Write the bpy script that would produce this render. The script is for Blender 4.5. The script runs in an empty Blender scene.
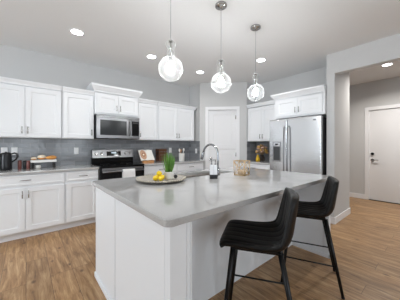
import bpy, bmesh, math, random
from mathutils import Vector, Matrix
random.seed(7)
scn = bpy.context.scene
col = scn.collection
PI = math.pi

# ------------------------------------------------------------------ camera, world, lights, exposure
FPX, HOR = 206.0, 146.0
yaw = math.atan(244 / FPX)                       # angle between view direction and +X
cam_d = bpy.data.cameras.new('camera'); cam = bpy.data.objects.new('camera', cam_d); col.objects.link(cam)
cam_d.sensor_width = 36; cam_d.lens = FPX / 400 * 36
cam_d.shift_y = -(150 - HOR) / 400
cam_d.clip_start = 0.02
cam.location = (0, 0, 1.25)
cam.rotation_euler = (PI / 2, 0, yaw - PI / 2)
scn.camera = cam
scn.view_settings.view_transform = 'Standard'
scn.view_settings.look = 'None'
scn.view_settings.gamma = 1
scn.view_settings.exposure = 0.0

W = bpy.data.worlds.new('world'); scn.world = W; W.use_nodes = True
W.node_tree.nodes['Background'].inputs[0].default_value = (0.86, 0.93, 1, 1)
W.node_tree.nodes['Background'].inputs[1].default_value = 0.4

def area(name, loc, direction, sx, sy, power, color=(1, 1, 1)):
    l = bpy.data.lights.new(name, 'AREA'); l.shape = 'RECTANGLE'; l.size = sx; l.size_y = sy
    l.energy = power; l.color = color
    o = bpy.data.objects.new(name, l); col.objects.link(o); o.location = loc
    o.rotation_euler = Vector(direction).to_track_quat('-Z', 'Z').to_euler()
    return o
DAY = (0.84, 0.93, 1)
PW = dict(back=37, kitchen=117, down=3.0, hall=27, pendant=16)
# daylight through the windows behind the camera
BACK_WINDOWS = [-1.9, 0.0, 1.9]
for wx in BACK_WINDOWS:
    area('window_daylight', (wx, -4.05, 1.45), (0, 1, 0), 1.2, 1.7, PW['back'], DAY)
area('window_daylight', (-3.55, 2.2, 1.45), (1, 0, 0), 1.4, 1.7, PW['kitchen'], DAY)
DOWNLIGHT_W, HALL_W, BULB = PW['down'], PW['hall'], PW['pendant']*14

# ------------------------------------------------------------------ materials
def new_mat(name):
    m = bpy.data.materials.new(name); m.use_nodes = True
    nt = m.node_tree; b = nt.nodes['Principled BSDF']
    return m, nt, b
def rgb(h):
    def f(c):
        c /= 255
        return c / 12.92 if c <= .04045 else ((c + .055) / 1.055) ** 2.4
    return (f(h[0]), f(h[1]), f(h[2]), 1)
def N(nt, t, **kw):
    n = nt.nodes.new(t)
    for k, v in kw.items(): setattr(n, k, v)
    return n
def plain(name, c, rough=.5, metal=0, noise=.04, scale=30, bump=0, coat=0, spec=.5, coords='Object'):
    m, nt, b = new_mat(name)
    tc = N(nt, 'ShaderNodeTexCoord'); nz = N(nt, 'ShaderNodeTexNoise'); nz.inputs['Scale'].default_value = scale
    nz.inputs['Detail'].default_value = 3
    nt.links.new(tc.outputs[coords], nz.inputs['Vector'])
    mx = N(nt, 'ShaderNodeMix', data_type='RGBA')
    a = rgb(c)
    mx.inputs[6].default_value = tuple(x * (1 - noise) for x in a[:3]) + (1,)
    mx.inputs[7].default_value = tuple(min(1, x * (1 + noise)) for x in a[:3]) + (1,)
    nt.links.new(nz.outputs['Fac'], mx.inputs[0]); nt.links.new(mx.outputs[2], b.inputs['Base Color'])
    b.inputs['Roughness'].default_value = rough; b.inputs['Metallic'].default_value = metal
    b.inputs['Coat Weight'].default_value = coat; b.inputs['Specular IOR Level'].default_value = spec
    if bump:
        bp = N(nt, 'ShaderNodeBump'); bp.inputs['Strength'].default_value = bump; bp.inputs['Distance'].default_value = .01
        nt.links.new(nz.outputs['Fac'], bp.inputs['Height']); nt.links.new(bp.outputs[0], b.inputs['Normal'])
    return m
def emit(name, c, s):
    m, nt, b = new_mat(name)
    b.inputs['Base Color'].default_value = (1, 1, 1, 1)
    b.inputs['Emission Color'].default_value = c; b.inputs['Emission Strength'].default_value = s
    return m
M = {}
M['wall'] = plain('wall_paint', (206, 206, 206), .85, noise=.015, scale=4, bump=.02)
M['ceiling'] = plain('ceiling_paint', (232, 232, 232), .9, noise=.02, scale=90, bump=.12)
M['white'] = plain('cabinet_white', (238, 240, 243), .38, noise=.008)
M['trim'] = plain('trim_white', (240, 240, 242), .45, noise=.01)
M['door'] = plain('door_white', (234, 234, 236), .5, noise=.012)
M['inside'] = plain('cabinet_inside', (180, 178, 176), .7)
M['chrome'] = plain('brushed_nickel', (172, 170, 168), .25, 1)
M['faucet'] = plain('faucet_steel', (160, 162, 166), .18, 1)
M['black_metal'] = plain('black_metal', (16, 16, 18), .38, .3)
M['black_gloss'] = plain('black_glass', (10, 10, 12), .08, 0, spec=.3)
M['mesh_glass'] = plain('microwave_window', (46, 48, 50), .2, 0, noise=.15, scale=300, spec=.2)
M['black_plastic'] = plain('black_plastic', (20, 20, 22), .4)
M['fridge_side'] = plain('fridge_dark_side', (26, 26, 28), .5)
M['leather'] = plain('black_leather', (11, 11, 12), .48, noise=.15, scale=120, bump=.1, spec=.35)
M['ceramic'] = plain('white_ceramic', (232, 230, 226), .3)
M['plate'] = plain('outlet_white', (240, 240, 240), .4)
M['dark'] = plain('dark_slot', (40, 40, 42), .6)
M['lemon'] = plain('lemon_skin', (240, 205, 20), .45, noise=.1, scale=80, bump=.15)
M['leaf'] = plain('succulent_green', (94, 142, 52), .45, noise=.5, scale=30)
M['gold'] = plain('gold_wire', (206, 176, 132), .4, .55)
M['wood'] = plain('light_wood', (196, 140, 88), .55, noise=.2, scale=15)
M['darkwood'] = plain('brown_wood', (92, 58, 38), .6, noise=.3, scale=14)
M['page'] = plain('book_page', (238, 236, 230), .7)
M['towel'] = plain('towel_cotton', (240, 240, 240), .95, noise=.06, scale=160, bump=.3)
M['bread'] = plain('pastry_golden', (214, 150, 78), .65, noise=.35, scale=30, bump=.2)
M['icing'] = plain('pastry_icing', (240, 226, 204), .5, noise=.12, scale=40)
M['redjar'] = plain('red_jar', (128, 78, 72), .3, noise=.12)
M['greyjar'] = plain('grey_jar', (70, 72, 74), .3, noise=.12)
M['kettle'] = plain('black_kettle', (30, 31, 34), .32, .2)
M['bead'] = plain('black_bead', (34, 32, 32), .5)
M['yellowvase'] = plain('gold_vase', (226, 184, 52), .25, .3)
M['dried'] = plain('dried_stems', (150, 124, 96), .8, noise=.4, scale=25)
M['petal'] = plain('dusty_petals', (204, 168, 150), .7, noise=.3, scale=25)
M['petal2'] = plain('ochre_petals', (196, 156, 84), .7, noise=.3, scale=25)
M['darkvase'] = plain('dark_vase', (60, 50, 44), .4)
M['photo'] = plain('printed_photo', (200, 160, 130), .6, noise=.35, scale=22)
M['foodprint'] = plain('printed_food', (150, 84, 48), .6, noise=.4, scale=40)
M['soap'] = plain('soap_bottle_white', (236, 237, 240), .25)
M['greyprint'] = plain('grey_print', (140, 142, 146), .5)
M['lens'] = emit('downlight_lens', (.97, .99, 1, 1), 18)
M['bulb'] = emit('bulb_glow', (.96, .985, 1, 1), BULB)
M['display'] = emit('lit_display', (.5, .8, 1, 1), .5)

def steel(name, c, rough, axis):
    m, nt, b = new_mat(name)
    tc = N(nt, 'ShaderNodeTexCoord'); mp = N(nt, 'ShaderNodeMapping'); mp.inputs['Scale'].default_value = axis
    nz = N(nt, 'ShaderNodeTexNoise'); nz.inputs['Scale'].default_value = 1; nz.inputs['Detail'].default_value = 4
    nt.links.new(tc.outputs['Object'], mp.inputs[0]); nt.links.new(mp.outputs[0], nz.inputs['Vector'])
    mr = N(nt, 'ShaderNodeMapRange'); mr.inputs[3].default_value = rough - .05; mr.inputs[4].default_value = rough + .07
    nt.links.new(nz.outputs['Fac'], mr.inputs[0]); nt.links.new(mr.outputs[0], b.inputs['Roughness'])
    b.inputs['Base Color'].default_value = rgb(c); b.inputs['Metallic'].default_value = 1
    return m
M['steel'] = steel('stainless_steel', (232, 233, 235), .2, (3, 3, 260))
M['steel2'] = steel('appliance_steel', (138, 138, 140), .3, (3, 3, 260))
M['sinksteel'] = steel('sink_steel', (160, 154, 148), .42, (80, 4, 4))

def quartz():
    m, nt, b = new_mat('grey_quartz')
    tc = N(nt, 'ShaderNodeTexCoord'); n1 = N(nt, 'ShaderNodeTexNoise'); n1.inputs['Scale'].default_value = 170; n1.inputs['Detail'].default_value = 2
    n2 = N(nt, 'ShaderNodeTexNoise'); n2.inputs['Scale'].default_value = 5; n2.inputs['Detail'].default_value = 5
    for n in (n1, n2): nt.links.new(tc.outputs['Object'], n.inputs['Vector'])
    ad = N(nt, 'ShaderNodeMath', operation='ADD'); nt.links.new(n1.outputs['Fac'], ad.inputs[0]); nt.links.new(n2.outputs['Fac'], ad.inputs[1])
    cr = N(nt, 'ShaderNodeValToRGB')
    cr.color_ramp.elements[0].position = .55; cr.color_ramp.elements[0].color = rgb((160, 159, 158))
    cr.color_ramp.elements[1].position = 1.3 / 1.0 if False else 1.0; cr.color_ramp.elements[1].color = rgb((186, 185, 184))
    nt.links.new(ad.outputs[0], cr.inputs[0]); nt.links.new(cr.outputs[0], b.inputs['Base Color'])
    b.inputs['Roughness'].default_value = .035; b.inputs['Specular IOR Level'].default_value = .8
    return m
M['quartz'] = quartz()

def tiles():
    m, nt, b = new_mat('grey_subway_tile')
    tc = N(nt, 'ShaderNodeTexCoord'); uv = tc.outputs['UV']
    br = N(nt, 'ShaderNodeTexBrick'); br.offset = .5
    br.inputs['Color1'].default_value = rgb((144, 146, 150)); br.inputs['Color2'].default_value = rgb((118, 120, 124))
    br.inputs['Mortar'].default_value = rgb((160, 160, 160)); br.inputs['Scale'].default_value = 1
    br.inputs['Mortar Size'].default_value = .0018; br.inputs['Brick Width'].default_value = .20; br.inputs['Row Height'].default_value = .0762
    br.inputs['Mortar Smooth'].default_value = .2
    nt.links.new(uv, br.inputs['Vector']); nt.links.new(br.outputs['Color'], b.inputs['Base Color'])
    nz = N(nt, 'ShaderNodeTexNoise'); nz.inputs['Scale'].default_value = 14; nt.links.new(uv, nz.inputs['Vector'])
    ma = N(nt, 'ShaderNodeMath', operation='MULTIPLY_ADD'); ma.inputs[1].default_value = -.8
    nt.links.new(br.outputs['Fac'], ma.inputs[0]); nt.links.new(nz.outputs['Fac'], ma.inputs[2])
    bp = N(nt, 'ShaderNodeBump'); bp.inputs['Strength'].default_value = .35; bp.inputs['Distance'].default_value = .006
    nt.links.new(ma.outputs[0], bp.inputs['Height']); nt.links.new(bp.outputs[0], b.inputs['Normal'])
    b.inputs['Roughness'].default_value = .14
    return m
M['tile'] = tiles()

def planks():
    m, nt, b = new_mat('oak_planks')
    tc = N(nt, 'ShaderNodeTexCoord'); mp = N(nt, 'ShaderNodeMapping'); mp.inputs['Rotation'].default_value = (0, 0, PI / 2)
    nt.links.new(tc.outputs['Object'], mp.inputs[0])
    br = N(nt, 'ShaderNodeTexBrick'); br.offset = .37; br.offset_frequency = 3
    br.inputs['Color1'].default_value = (0, 0, 0, 1); br.inputs['Color2'].default_value = (1, 1, 1, 1); br.inputs['Mortar'].default_value = (.5, .5, .5, 1)
    br.inputs['Scale'].default_value = 1; br.inputs['Brick Width'].default_value = 1.22; br.inputs['Row Height'].default_value = .18
    br.inputs['Mortar Size'].default_value = .0018; br.inputs['Mortar Smooth'].default_value = .3; br.inputs['Bias'].default_value = 0
    nt.links.new(mp.outputs[0], br.inputs['Vector'])
    # grain, stretched along the plank, shifted per plank
    sh = N(nt, 'ShaderNodeVectorMath', operation='MULTIPLY_ADD'); sh.inputs[1].default_value = (7, 3, 5)
    nt.links.new(br.outputs['Color'], sh.inputs[0]); nt.links.new(mp.outputs[0], sh.inputs[2])
    st = N(nt, 'ShaderNodeMapping'); st.inputs['Scale'].default_value = (2.2, 20, 1); nt.links.new(sh.outputs[0], st.inputs[0])
    g = N(nt, 'ShaderNodeTexNoise'); g.inputs['Scale'].default_value = 1.3; g.inputs['Detail'].default_value = 7; g.inputs['Roughness'].default_value = .7; g.inputs['Distortion'].default_value = .6
    nt.links.new(st.outputs[0], g.inputs['Vector'])
    cr = N(nt, 'ShaderNodeValToRGB'); e = cr.color_ramp.elements
    e[0].position = .28; e[0].color = rgb((106, 74, 45)); e[1].position = .70; e[1].color = rgb((205, 172, 130))
    k = cr.color_ramp.elements.new(.5); k.color = rgb((168, 129, 88))
    nt.links.new(g.outputs['Fac'], cr.inputs[0])
    # plank tone
    hs = N(nt, 'ShaderNodeHueSaturation'); mr = N(nt, 'ShaderNodeMapRange'); mr.inputs[3].default_value = .88; mr.inputs[4].default_value = 1.08
    nt.links.new(br.outputs['Color'], mr.inputs[0]); nt.links.new(mr.outputs[0], hs.inputs['Value']); nt.links.new(cr.outputs[0], hs.inputs['Color'])
    # knots
    kn = N(nt, 'ShaderNodeMapping'); kn.inputs['Scale'].default_value = (4.4, 7.5, 1); nt.links.new(sh.outputs[0], kn.inputs[0])
    vo = N(nt, 'ShaderNodeTexVoronoi'); vo.inputs['Scale'].default_value = 1.0; nt.links.new(kn.outputs[0], vo.inputs['Vector'])
    kr = N(nt, 'ShaderNodeMapRange'); kr.inputs[1].default_value = .04; kr.inputs[2].default_value = .17; kr.inputs[3].default_value = .8; kr.inputs[4].default_value = 0
    nt.links.new(vo.outputs['Distance'], kr.inputs[0])
    m1 = N(nt, 'ShaderNodeMix', data_type='RGBA'); m1.inputs[7].default_value = rgb((74, 46, 28))
    nt.links.new(kr.outputs[0], m1.inputs[0]); nt.links.new(hs.outputs[0], m1.inputs[6])
    m2 = N(nt, 'ShaderNodeMix', data_type='RGBA'); m2.inputs[7].default_value = rgb((86, 60, 40))
    nt.links.new(br.outputs['Fac'], m2.inputs[0]); nt.links.new(m1.outputs[2], m2.inputs[6])
    nt.links.new(m2.outputs[2], b.inputs['Base Color'])
    bp = N(nt, 'ShaderNodeBump'); bp.inputs['Strength'].default_value = .15; bp.inputs['Distance'].default_value = .004
    nt.links.new(g.outputs['Fac'], bp.inputs['Height']); nt.links.new(bp.outputs[0], b.inputs['Normal'])
    b.inputs['Roughness'].default_value = .36
    return m
M['planks'] = planks()

def thin_glass(name, white, rim, rough, bump):
    m, nt, b = new_mat(name)
    out = nt.nodes['Material Output']; nt.nodes.remove(b)
    tr = N(nt, 'ShaderNodeBsdfTransparent'); tr.inputs[0].default_value = (.97, .98, .98, 1)
    gl = N(nt, 'ShaderNodeBsdfGlossy'); gl.inputs['Roughness'].default_value = rough
    tl = N(nt, 'ShaderNodeBsdfTranslucent'); tl.inputs[0].default_value = (1, 1, 1, 1)
    fr = N(nt, 'ShaderNodeLayerWeight'); fr.inputs[0].default_value = .35
    tc = N(nt, 'ShaderNodeTexCoord'); nz = N(nt, 'ShaderNodeTexVoronoi'); nz.inputs['Scale'].default_value = 55
    nt.links.new(tc.outputs['Object'], nz.inputs['Vector'])
    bp = N(nt, 'ShaderNodeBump'); bp.inputs['Strength'].default_value = bump; bp.inputs['Distance'].default_value = .004
    nt.links.new(nz.outputs['Distance'], bp.inputs['Height']); nt.links.new(bp.outputs[0], gl.inputs['Normal'])
    pw = N(nt, 'ShaderNodeMath', operation='POWER'); pw.inputs[1].default_value = 2.2; nt.links.new(fr.outputs['Facing'], pw.inputs[0])
    wt = N(nt, 'ShaderNodeMath', operation='MULTIPLY_ADD'); wt.inputs[1].default_value = rim; wt.inputs[2].default_value = white; nt.links.new(pw.outputs[0], wt.inputs[0])
    a = N(nt, 'ShaderNodeMixShader'); nt.links.new(wt.outputs[0], a.inputs[0])
    nt.links.new(tr.outputs[0], a.inputs[1]); nt.links.new(tl.outputs[0], a.inputs[2])
    gw = N(nt, 'ShaderNodeMath', operation='MULTIPLY_ADD'); gw.inputs[1].default_value = .5; gw.inputs[2].default_value = .03; nt.links.new(pw.outputs[0], gw.inputs[0])
    c = N(nt, 'ShaderNodeMixShader'); nt.links.new(gw.outputs[0], c.inputs[0])
    nt.links.new(a.outputs[0], c.inputs[1]); nt.links.new(gl.outputs[0], c.inputs[2])
    nt.links.new(c.outputs[0], out.inputs['Surface'])
    return m
M['glass'] = thin_glass('seeded_glass', .014, .09, .06, .6)
M['clear'] = thin_glass('clear_glass', .03, .7, .05, .2)

# ------------------------------------------------------------------ mesh builder
class MB:
    def __init__(s): s.bm = bmesh.new()
    def box(s, x0, x1, y0, y1, z0, z1):
        x0, x1 = sorted((x0, x1)); y0, y1 = sorted((y0, y1)); z0, z1 = sorted((z0, z1))
        v = [s.bm.verts.new(p) for p in [(x0,y0,z0),(x1,y0,z0),(x1,y1,z0),(x0,y1,z0),(x0,y0,z1),(x1,y0,z1),(x1,y1,z1),(x0,y1,z1)]]
        for f in ((3,2,1,0),(4,5,6,7),(0,1,5,4),(1,2,6,5),(2,3,7,6),(3,0,4,7)): s.bm.faces.new([v[i] for i in f])
        return s
    def ring_loft(s, rings, cap=True, smooth=False, closed=True):
        vs = [[s.bm.verts.new(p) for p in r] for r in rings]
        n = len(vs[0])
        for a, b in zip(vs, vs[1:]):
            for i in range(n if closed else n - 1):
                j = (i + 1) % n
                f = s.bm.faces.new((a[i], a[j], b[j], b[i])); f.smooth = smooth
        if cap:
            for r, rev in ((vs[0], True), (vs[-1], False)):
                f = s.bm.faces.new(list(reversed(r)) if rev else r)
        return s
    def tube(s, pts, r, n=10, cap=True, squash=None):
        pts = [Vector(p) for p in pts]; rs = r if isinstance(r, (list, tuple)) else [r] * len(pts)
        rings = []; up = None
        for i, p in enumerate(pts):
            d = (pts[min(i+1, len(pts)-1)] - pts[max(i-1, 0)]).normalized()
            if up is None:
                up = Vector((0,0,1)) if abs(d.z) < .9 else Vector((1,0,0))
            a = d.cross(up).normalized(); up = a.cross(d).normalized()
            rings.append([p + (a * math.cos(2*PI*k/n) + up * math.sin(2*PI*k/n)) * rs[i] for k in range(n)])
        return s.ring_loft(rings, cap, True)
    def lathe(s, prof, c=(0,0,0), n=24, cap=True, smooth=True):
        return s.ring_loft([[(c[0]+r*math.cos(2*PI*k/n), c[1]+r*math.sin(2*PI*k/n), c[2]+z) for k in range(n)] for r, z in prof], cap, smooth)
    def sphere(s, c, r, n=16, sz=(1,1,1), rot=None):
        m = Matrix.Translation(c) @ (rot.to_4x4() if rot else Matrix.Identity(4)) @ Matrix.Diagonal((r*sz[0], r*sz[1], r*sz[2], 1))
        g = bmesh.ops.create_uvsphere(s.bm, u_segments=n, v_segments=max(6, n//2+2), radius=1, matrix=m)
        for v in g['verts']:
            for f in v.link_faces: f.smooth = True
        return s
    def prism(s, poly, z0, z1):
        return s.ring_loft([[(x, y, z0) for x, y in poly], [(x, y, z1) for x, y in poly]])
    def shaker(s, w, h, fw=.057, t=.02, x=0, y=0, z=0, rec=.009):
        """five-piece door: front faces -Y, front plane at y, lower-left corner at (x, z)"""
        def rect(i, yy): return [(x+i, yy, z+i), (x+w-i, yy, z+i), (x+w-i, yy, z+h-i), (x+i, yy, z+h-i)]
        rs = [rect(0, y+t), rect(0, y+.0015), rect(.0015, y), rect(fw, y), rect(fw+.006, y+rec)]
        return s.ring_loft(rs)
    def pull(s, p, vertical=True, L=.11, out=.028):
        """bar pull, mounted on a surface facing -Y at point p"""
        x, y, z = p; d = Vector((0,0,1)) if vertical else Vector((1,0,0)); c = Vector((x, y-out, z))
        s.tube([c - d*L/2, c + d*L/2], .0055, 8)
        for k in (-.36, .36):
            q = c + d*L*k; s.tube([q, q + Vector((0, out, 0))], .0045, 8)
        return s
    def build(s, name, mat, parent=None, bevel=0, loc=None, seg=2):
        bmesh.ops.recalc_face_normals(s.bm, faces=s.bm.faces[:])
        me = bpy.data.meshes.new(name); s.bm.to_mesh(me); s.bm.free()
        o = bpy.data.objects.new(name, me); col.objects.link(o)
        if mat: me.materials.append(M[mat] if isinstance(mat, str) else mat)
        if parent: o.parent = parent
        if loc: o.location = loc
        if bevel:
            b = o.modifiers.new('bevel', 'BEVEL'); b.width = bevel; b.segments = seg; b.limit_method = 'ANGLE'; b.angle_limit = math.radians(40)
        return o
def tag(o, label, cat, group=None, kind=None):
    o['label'] = label; o['category'] = cat
    if group: o['group'] = group
    if kind: o['kind'] = kind
    return o
def empty(name, loc, label, cat, rz=0, group=None, kind=None):
    o = bpy.data.objects.new(name, None); col.objects.link(o); o.location = loc; o.rotation_euler = (0, 0, rz)
    o.empty_display_size = .1
    return tag(o, label, cat, group, kind)
def copy_tree(o, parent=None):
    c = o.copy(); col.objects.link(c)
    if parent: c.parent = parent
    for ch in list(o.children): copy_tree(ch, c)
    return c
def struct(o, label, cat): return tag(o, label, cat, kind='structure')
def bx(name, mat, *b, parent=None, bevel=0): return MB().box(*b).build(name, mat, parent, bevel)

# ------------------------------------------------------------------ room shell
CH = 2.74
WY, WX = 4.18, 4.31            # range wall (faces -Y), refrigerator wall (faces -X)
XH = 3.77                      # plane of the header over the hall opening
A, B = Vector((3.16, 3.74)), Vector((3.93, 2.97))     # corners of the angled pantry wall
struct(bx('floor', 'planks', -3.7, 6.3, -4.2, 4.4, -.1, 0), 'brown oak plank floor', 'floor')
struct(bx('ceiling', 'ceiling', -3.7, 6.3, -4.2, 4.4, CH, CH+.1), 'pale textured ceiling with recessed lights', 'ceiling')
struct(bx('wall_range', 'wall', -3.6, 4.7, WY, WY+.15, 0, CH), 'light grey painted wall behind the range', 'wall')
struct(bx('wall_refrigerator', 'wall', WX, WX+.27, 1.25, WY, 0, CH), 'light grey wall behind the refrigerator', 'wall')
# pantry: side wall, angled wall with a door opening, side wall
u = (B - A).normalized(); nrm = Vector((-u.y * -1, u.x * -1))   # into the pantry
nrm = Vector((1, 1)).normalized()
def wp(s, d): q = A + u * s + nrm * d; return (q.x, q.y)
LW = (B - A).length; D0, D1, DH = .195, .855, 2.105
m = MB()
m.box(A.x, A.x+.11, A.y+.05, WY, 0, CH)
m.prism([wp(0, 0), wp(D0, 0), wp(D0, .11), wp(.04, .11)], 0, CH)
m.prism([wp(D1, 0), wp(LW, 0), wp(LW-.04, .11), wp(D1, .11)], 0, CH)
m.prism([wp(D0, 0), wp(D1, 0), wp(D1, .11), wp(D0, .11)], DH, CH)
m.box(B.x+.05, WX, B.y, B.y+.11, 0, CH)
m.prism([(A.x, A.y), (A.x+.11, A.y-.0), (A.x+.11, A.y+.06), (A.x, A.y+.06)], 0, CH)
m.prism([(B.x, B.y), (B.x+.06, B.y), (B.x+.06, B.y+.11), (B.x, B.y+.11)], 0, CH)
struct(m.build('wall_pantry', 'wall'), 'light grey angled pantry wall in the kitchen corner', 'wall')
# stub wall right of the refrigerator plus header over the hall opening
m = MB(); m.box(XH, WX+.27, 1.13, 1.245, 0, CH); m.box(XH, XH+.115, -1.0, 1.13, 2.415, CH)
m.box(XH, XH+.115, -4.1, -1.0, 0, CH)
struct(m.build('wall_right', 'wall'), 'light grey wall and header around the hall opening', 'wall')
m = MB(); m.box(6.1, 6.22, -2.2, .18, 0, CH); m.box(6.1, 6.22, 1.13, 4.1, 0, CH); m.box(6.1, 6.22, .18, 1.13, 2.075, CH)
struct(m.build('wall_hall', 'wall'), 'grey hall wall holding the white door', 'wall')
struct(bx('wall_hall_end', 'wall', 3.885, 6.1, -2.2, -2.08, 0, CH), 'grey end wall of the hall', 'wall')
# great room behind the camera
m = MB(); xs = [-3.6] + [c for w in BACK_WINDOWS for c in (w-.6, w+.6)] + [XH+.115]
for i in range(0, len(xs), 2): m.box(xs[i], xs[i+1], -4.1, -3.95, 0, CH)
for w in BACK_WINDOWS: m.box(w-.6, w+.6, -4.1, -3.95, 0, .6); m.box(w-.6, w+.6, -4.1, -3.95, 2.3, CH)
struct(m.build('wall_back', 'wall'), 'grey wall with windows behind the camera', 'wall')
m = MB()
m.box(-3.6, -3.45, -3.95, 1.5, 0, CH); m.box(-3.6, -3.45, 2.9, WY, 0, CH)
m.box(-3.6, -3.45, 1.5, 2.9, 0, .6); m.box(-3.6, -3.45, 1.5, 2.9, 2.3, CH)
struct(m.build('wall_left', 'wall'), 'grey wall with windows left of the camera', 'wall')

# baseboards
def baseboard(name, label, pieces):
    m = MB()
    for b in pieces: m.box(*b)
    struct(m.build(name, 'trim', bevel=.004), label, 'baseboard')
baseboard('baseboard_right', 'white baseboard around the wall beside the refrigerator',
          [(XH-.014, XH, 1.116, 1.245, 0, .11), (XH, WX+.27, 1.116, 1.13, 0, .11), (WX+.27, WX+.284, 1.116, 4.1, 0, .11)])
baseboard('baseboard_hall', 'white baseboard along the hall wall left of the door', [(6.086, 6.1, 1.203, 4.1, 0, .11)])
baseboard('baseboard_range', 'white baseboard along the range wall past the cabinets', [(-3.45, -.47, WY-.014, WY, 0, .11)])
m = MB()
for s0, s1 in ((0, .13), (.92, LW)): m.prism([wp(s0, -.013), wp(s1, -.013), wp(s1, 0), wp(s0, 0)], 0, .11)
struct(m.build('baseboard_pantry', 'trim'), 'white baseboard beside the pantry door', 'baseboard')

# pantry door (local frame: x along the wall, front faces -Y)
rz45 = math.atan2(u.y, u.x)
def at45(s, d): q = A + u*s + nrm*d; return (q.x, q.y, 0)
d = empty('door_1', at45((D0+D1)/2, .03), 'white two-panel pantry door in the angled wall', 'door', rz45, kind='structure')
w = D1 - D0
m = MB(); m.shaker(w-.008, 1.16, .11, .035, -w/2+.004, 0, .012+.0, .008); m.shaker(w-.008, DH-1.185, .11, .035, -w/2+.004, 0, 1.178, .008)
m.build('slab', 'door', d)
m = MB(); m.box(-w/2-.07, -w/2, -.046, -.03, 0, DH+.07); m.box(w/2, w/2+.07, -.046, -.03, 0, DH+.07); m.box(-w/2, w/2, -.046, -.03, DH, DH+.07)
m.box(-w/2-.001, -w/2+.004, -.03, .08, 0, DH); m.box(w/2-.004, w/2+.001, -.03, .08, 0, DH); m.box(-w/2, w/2, -.03, .08, DH-.004, DH)
m.build('casing', 'trim', d, .004)
for z in (.25, 1.05, 1.93):
    m = MB(); m.tube([(w/2-.004, -.006, z-.045), (w/2-.004, -.006, z+.045)], .008, 8); m.box(w/2-.03, w/2-.006, -.003, .002, z-.045, z+.045); m.build('hinge', 'chrome', d)
m = MB(); m.tube([(-w/2+.065, 0, .95), (-w/2+.065, -.045, .95)], .011, 10); m.sphere((-w/2+.065, -.06, .95), .028, 14); m.tube([(-w/2+.065, 0, .95), (-w/2+.065, -.008, .95)], .032, 14)
m.build('door_knob', 'chrome', d)
# hall door
d = empty('door_2', (6.12, .655, 0), 'white flush hall door with black lever and deadbolt', 'door', -PI/2, kind='structure')
m = MB(); m.box(-.47, .47, -.005, .04, .012, 2.07); m.build('slab', 'door', d, .003)
m = MB()
for x in (-1, 1): m.box(x*.475, x*.55, -.038, -.02, 0, 2.15); m.box(x*.47, x*.475, -.02, .08, 0, 2.075)
m.box(-.475, .475, -.038, -.02, 2.075, 2.15)
m.build('casing', 'trim', d, .004)
m = MB(); m.tube([(-.41, -.005, 1.07), (-.41, -.03, 1.07)], .03, 16); m.build('deadbolt', 'black_metal', d)
m = MB(); m.tube([(-.41, -.005, .93), (-.41, -.02, .93)], .03, 16); m.tube([(-.41, -.005, .93), (-.41, -.055, .93)], .01, 8); m.tube([(-.41, -.055, .93), (-.30, -.055, .928)], .009, 8)
m.build('door_lever', 'chrome', d)
m = MB(); m.box(-.475, .475, -.03, .06, 0, .012); m.build('threshold', 'dark', d)

# window frames behind the camera
def window(name, label, loc, rz, w, h):
    e = empty(name, loc, label, 'window', rz, kind='structure')
    m = MB()
    for x in (-w/2, 0, w/2): m.box(x-.03, x+.03, -.03, .03, -h/2, h/2)
    for z in (-h/2, 0, h/2): m.box(-w/2, w/2, -.028, .028, z-.03, z+.03)
    m.build('window_frame', 'trim', e)
for i, wx in enumerate(BACK_WINDOWS): window('window_%d' % (i+1), 'white framed window in the back wall', (wx, -3.98, 1.45), 0, 1.2, 1.7)
window('window_4', 'white framed window in the left wall', (-3.48, 2.2, 1.45), PI/2, 1.4, 1.7)

# ------------------------------------------------------------------ cabinets (local: centre of the back, front faces -Y)
def crown(m, w, dpt, prof, L=1, R=1):
    m.ring_loft([[(-w/2-o*L, 0, z), (-w/2-o*L, -dpt-o, z), (w/2+o*R, -dpt-o, z), (w/2+o*R, 0, z)] for o, z in prof])
def upper(loc, rz, label, w, dpt, z0, z1, doors, hand, prof, L=1, R=1, group='white upper cabinets', stile=.012, dz=.012, top_gap=.02):
    e = empty('upper_cabinet', loc, label, 'cabinet', rz, group)
    MB().box(-w/2, w/2, -dpt, 0, z0, z1).build('body', 'white', e, .002)
    n = doors; inner = w - 2*stile; dw = (inner - .004*(n-1)) / n
    for i in range(n):
        x = -w/2 + stile + i*(dw+.004)
        d_ = MB().shaker(dw, z1-z0-dz-top_gap, .06, .02, x, -dpt-.021, z0+dz).build('door', 'white', e)
        hx = x + (dw-.03 if (hand[i] == 'r') else .03)
        MB().pull((hx, -dpt-.021, z0+dz+.095), True, .10).build('handle', 'chrome', d_)
    m = MB(); crown(m, w, dpt, prof, L, R); m.build('crown_molding', 'white', e)
    return e
WC, XC = WY - .004, WX - .004
SM = [(.0, 2.105), (.024, 2.108), (.024, 2.12), (.03, 2.135), (.046, 2.16), (.05, 2.165), (.05, 2.178)]
UD = .312
upper((-.012, WC, 0), 0, 'white two-door upper cabinet at the left edge above the black kettles', .872, UD, 1.37, 2.11, 2, 'rl', SM, 0, 0)
upper((.659, WC, 0), 0, 'white single-door upper cabinet just left of the microwave', .455, UD, 1.37, 2.11, 1, 'r', SM, 0, 0)
upper((1.875, WC, 0), 0, 'white single-door upper cabinet just right of the microwave', .42, UD, 1.37, 2.11, 1, 'l', SM, 0, 0)
upper((2.585, WC, 0), 0, 'white two-door upper cabinet above the utensil crock', .985-.0, UD, 1.37, 2.11, 2, 'rl', SM, 0, 1, stile=.03)
BIG = [(.0, 2.165), (.0, 2.181), (.010, 2.182), (.012, 2.20), (.022, 2.212), (.040, 2.240), (.056, 2.265), (.062, 2.270), (.062, 2.302)]
upper((1.275, WC, 0), 0, 'short white cabinet with flared crown above the microwave', .772, .36, 1.795, 2.175, 2, 'rl', BIG, 1, 1, top_gap=.03, stile=.03, dz=.03)
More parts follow.
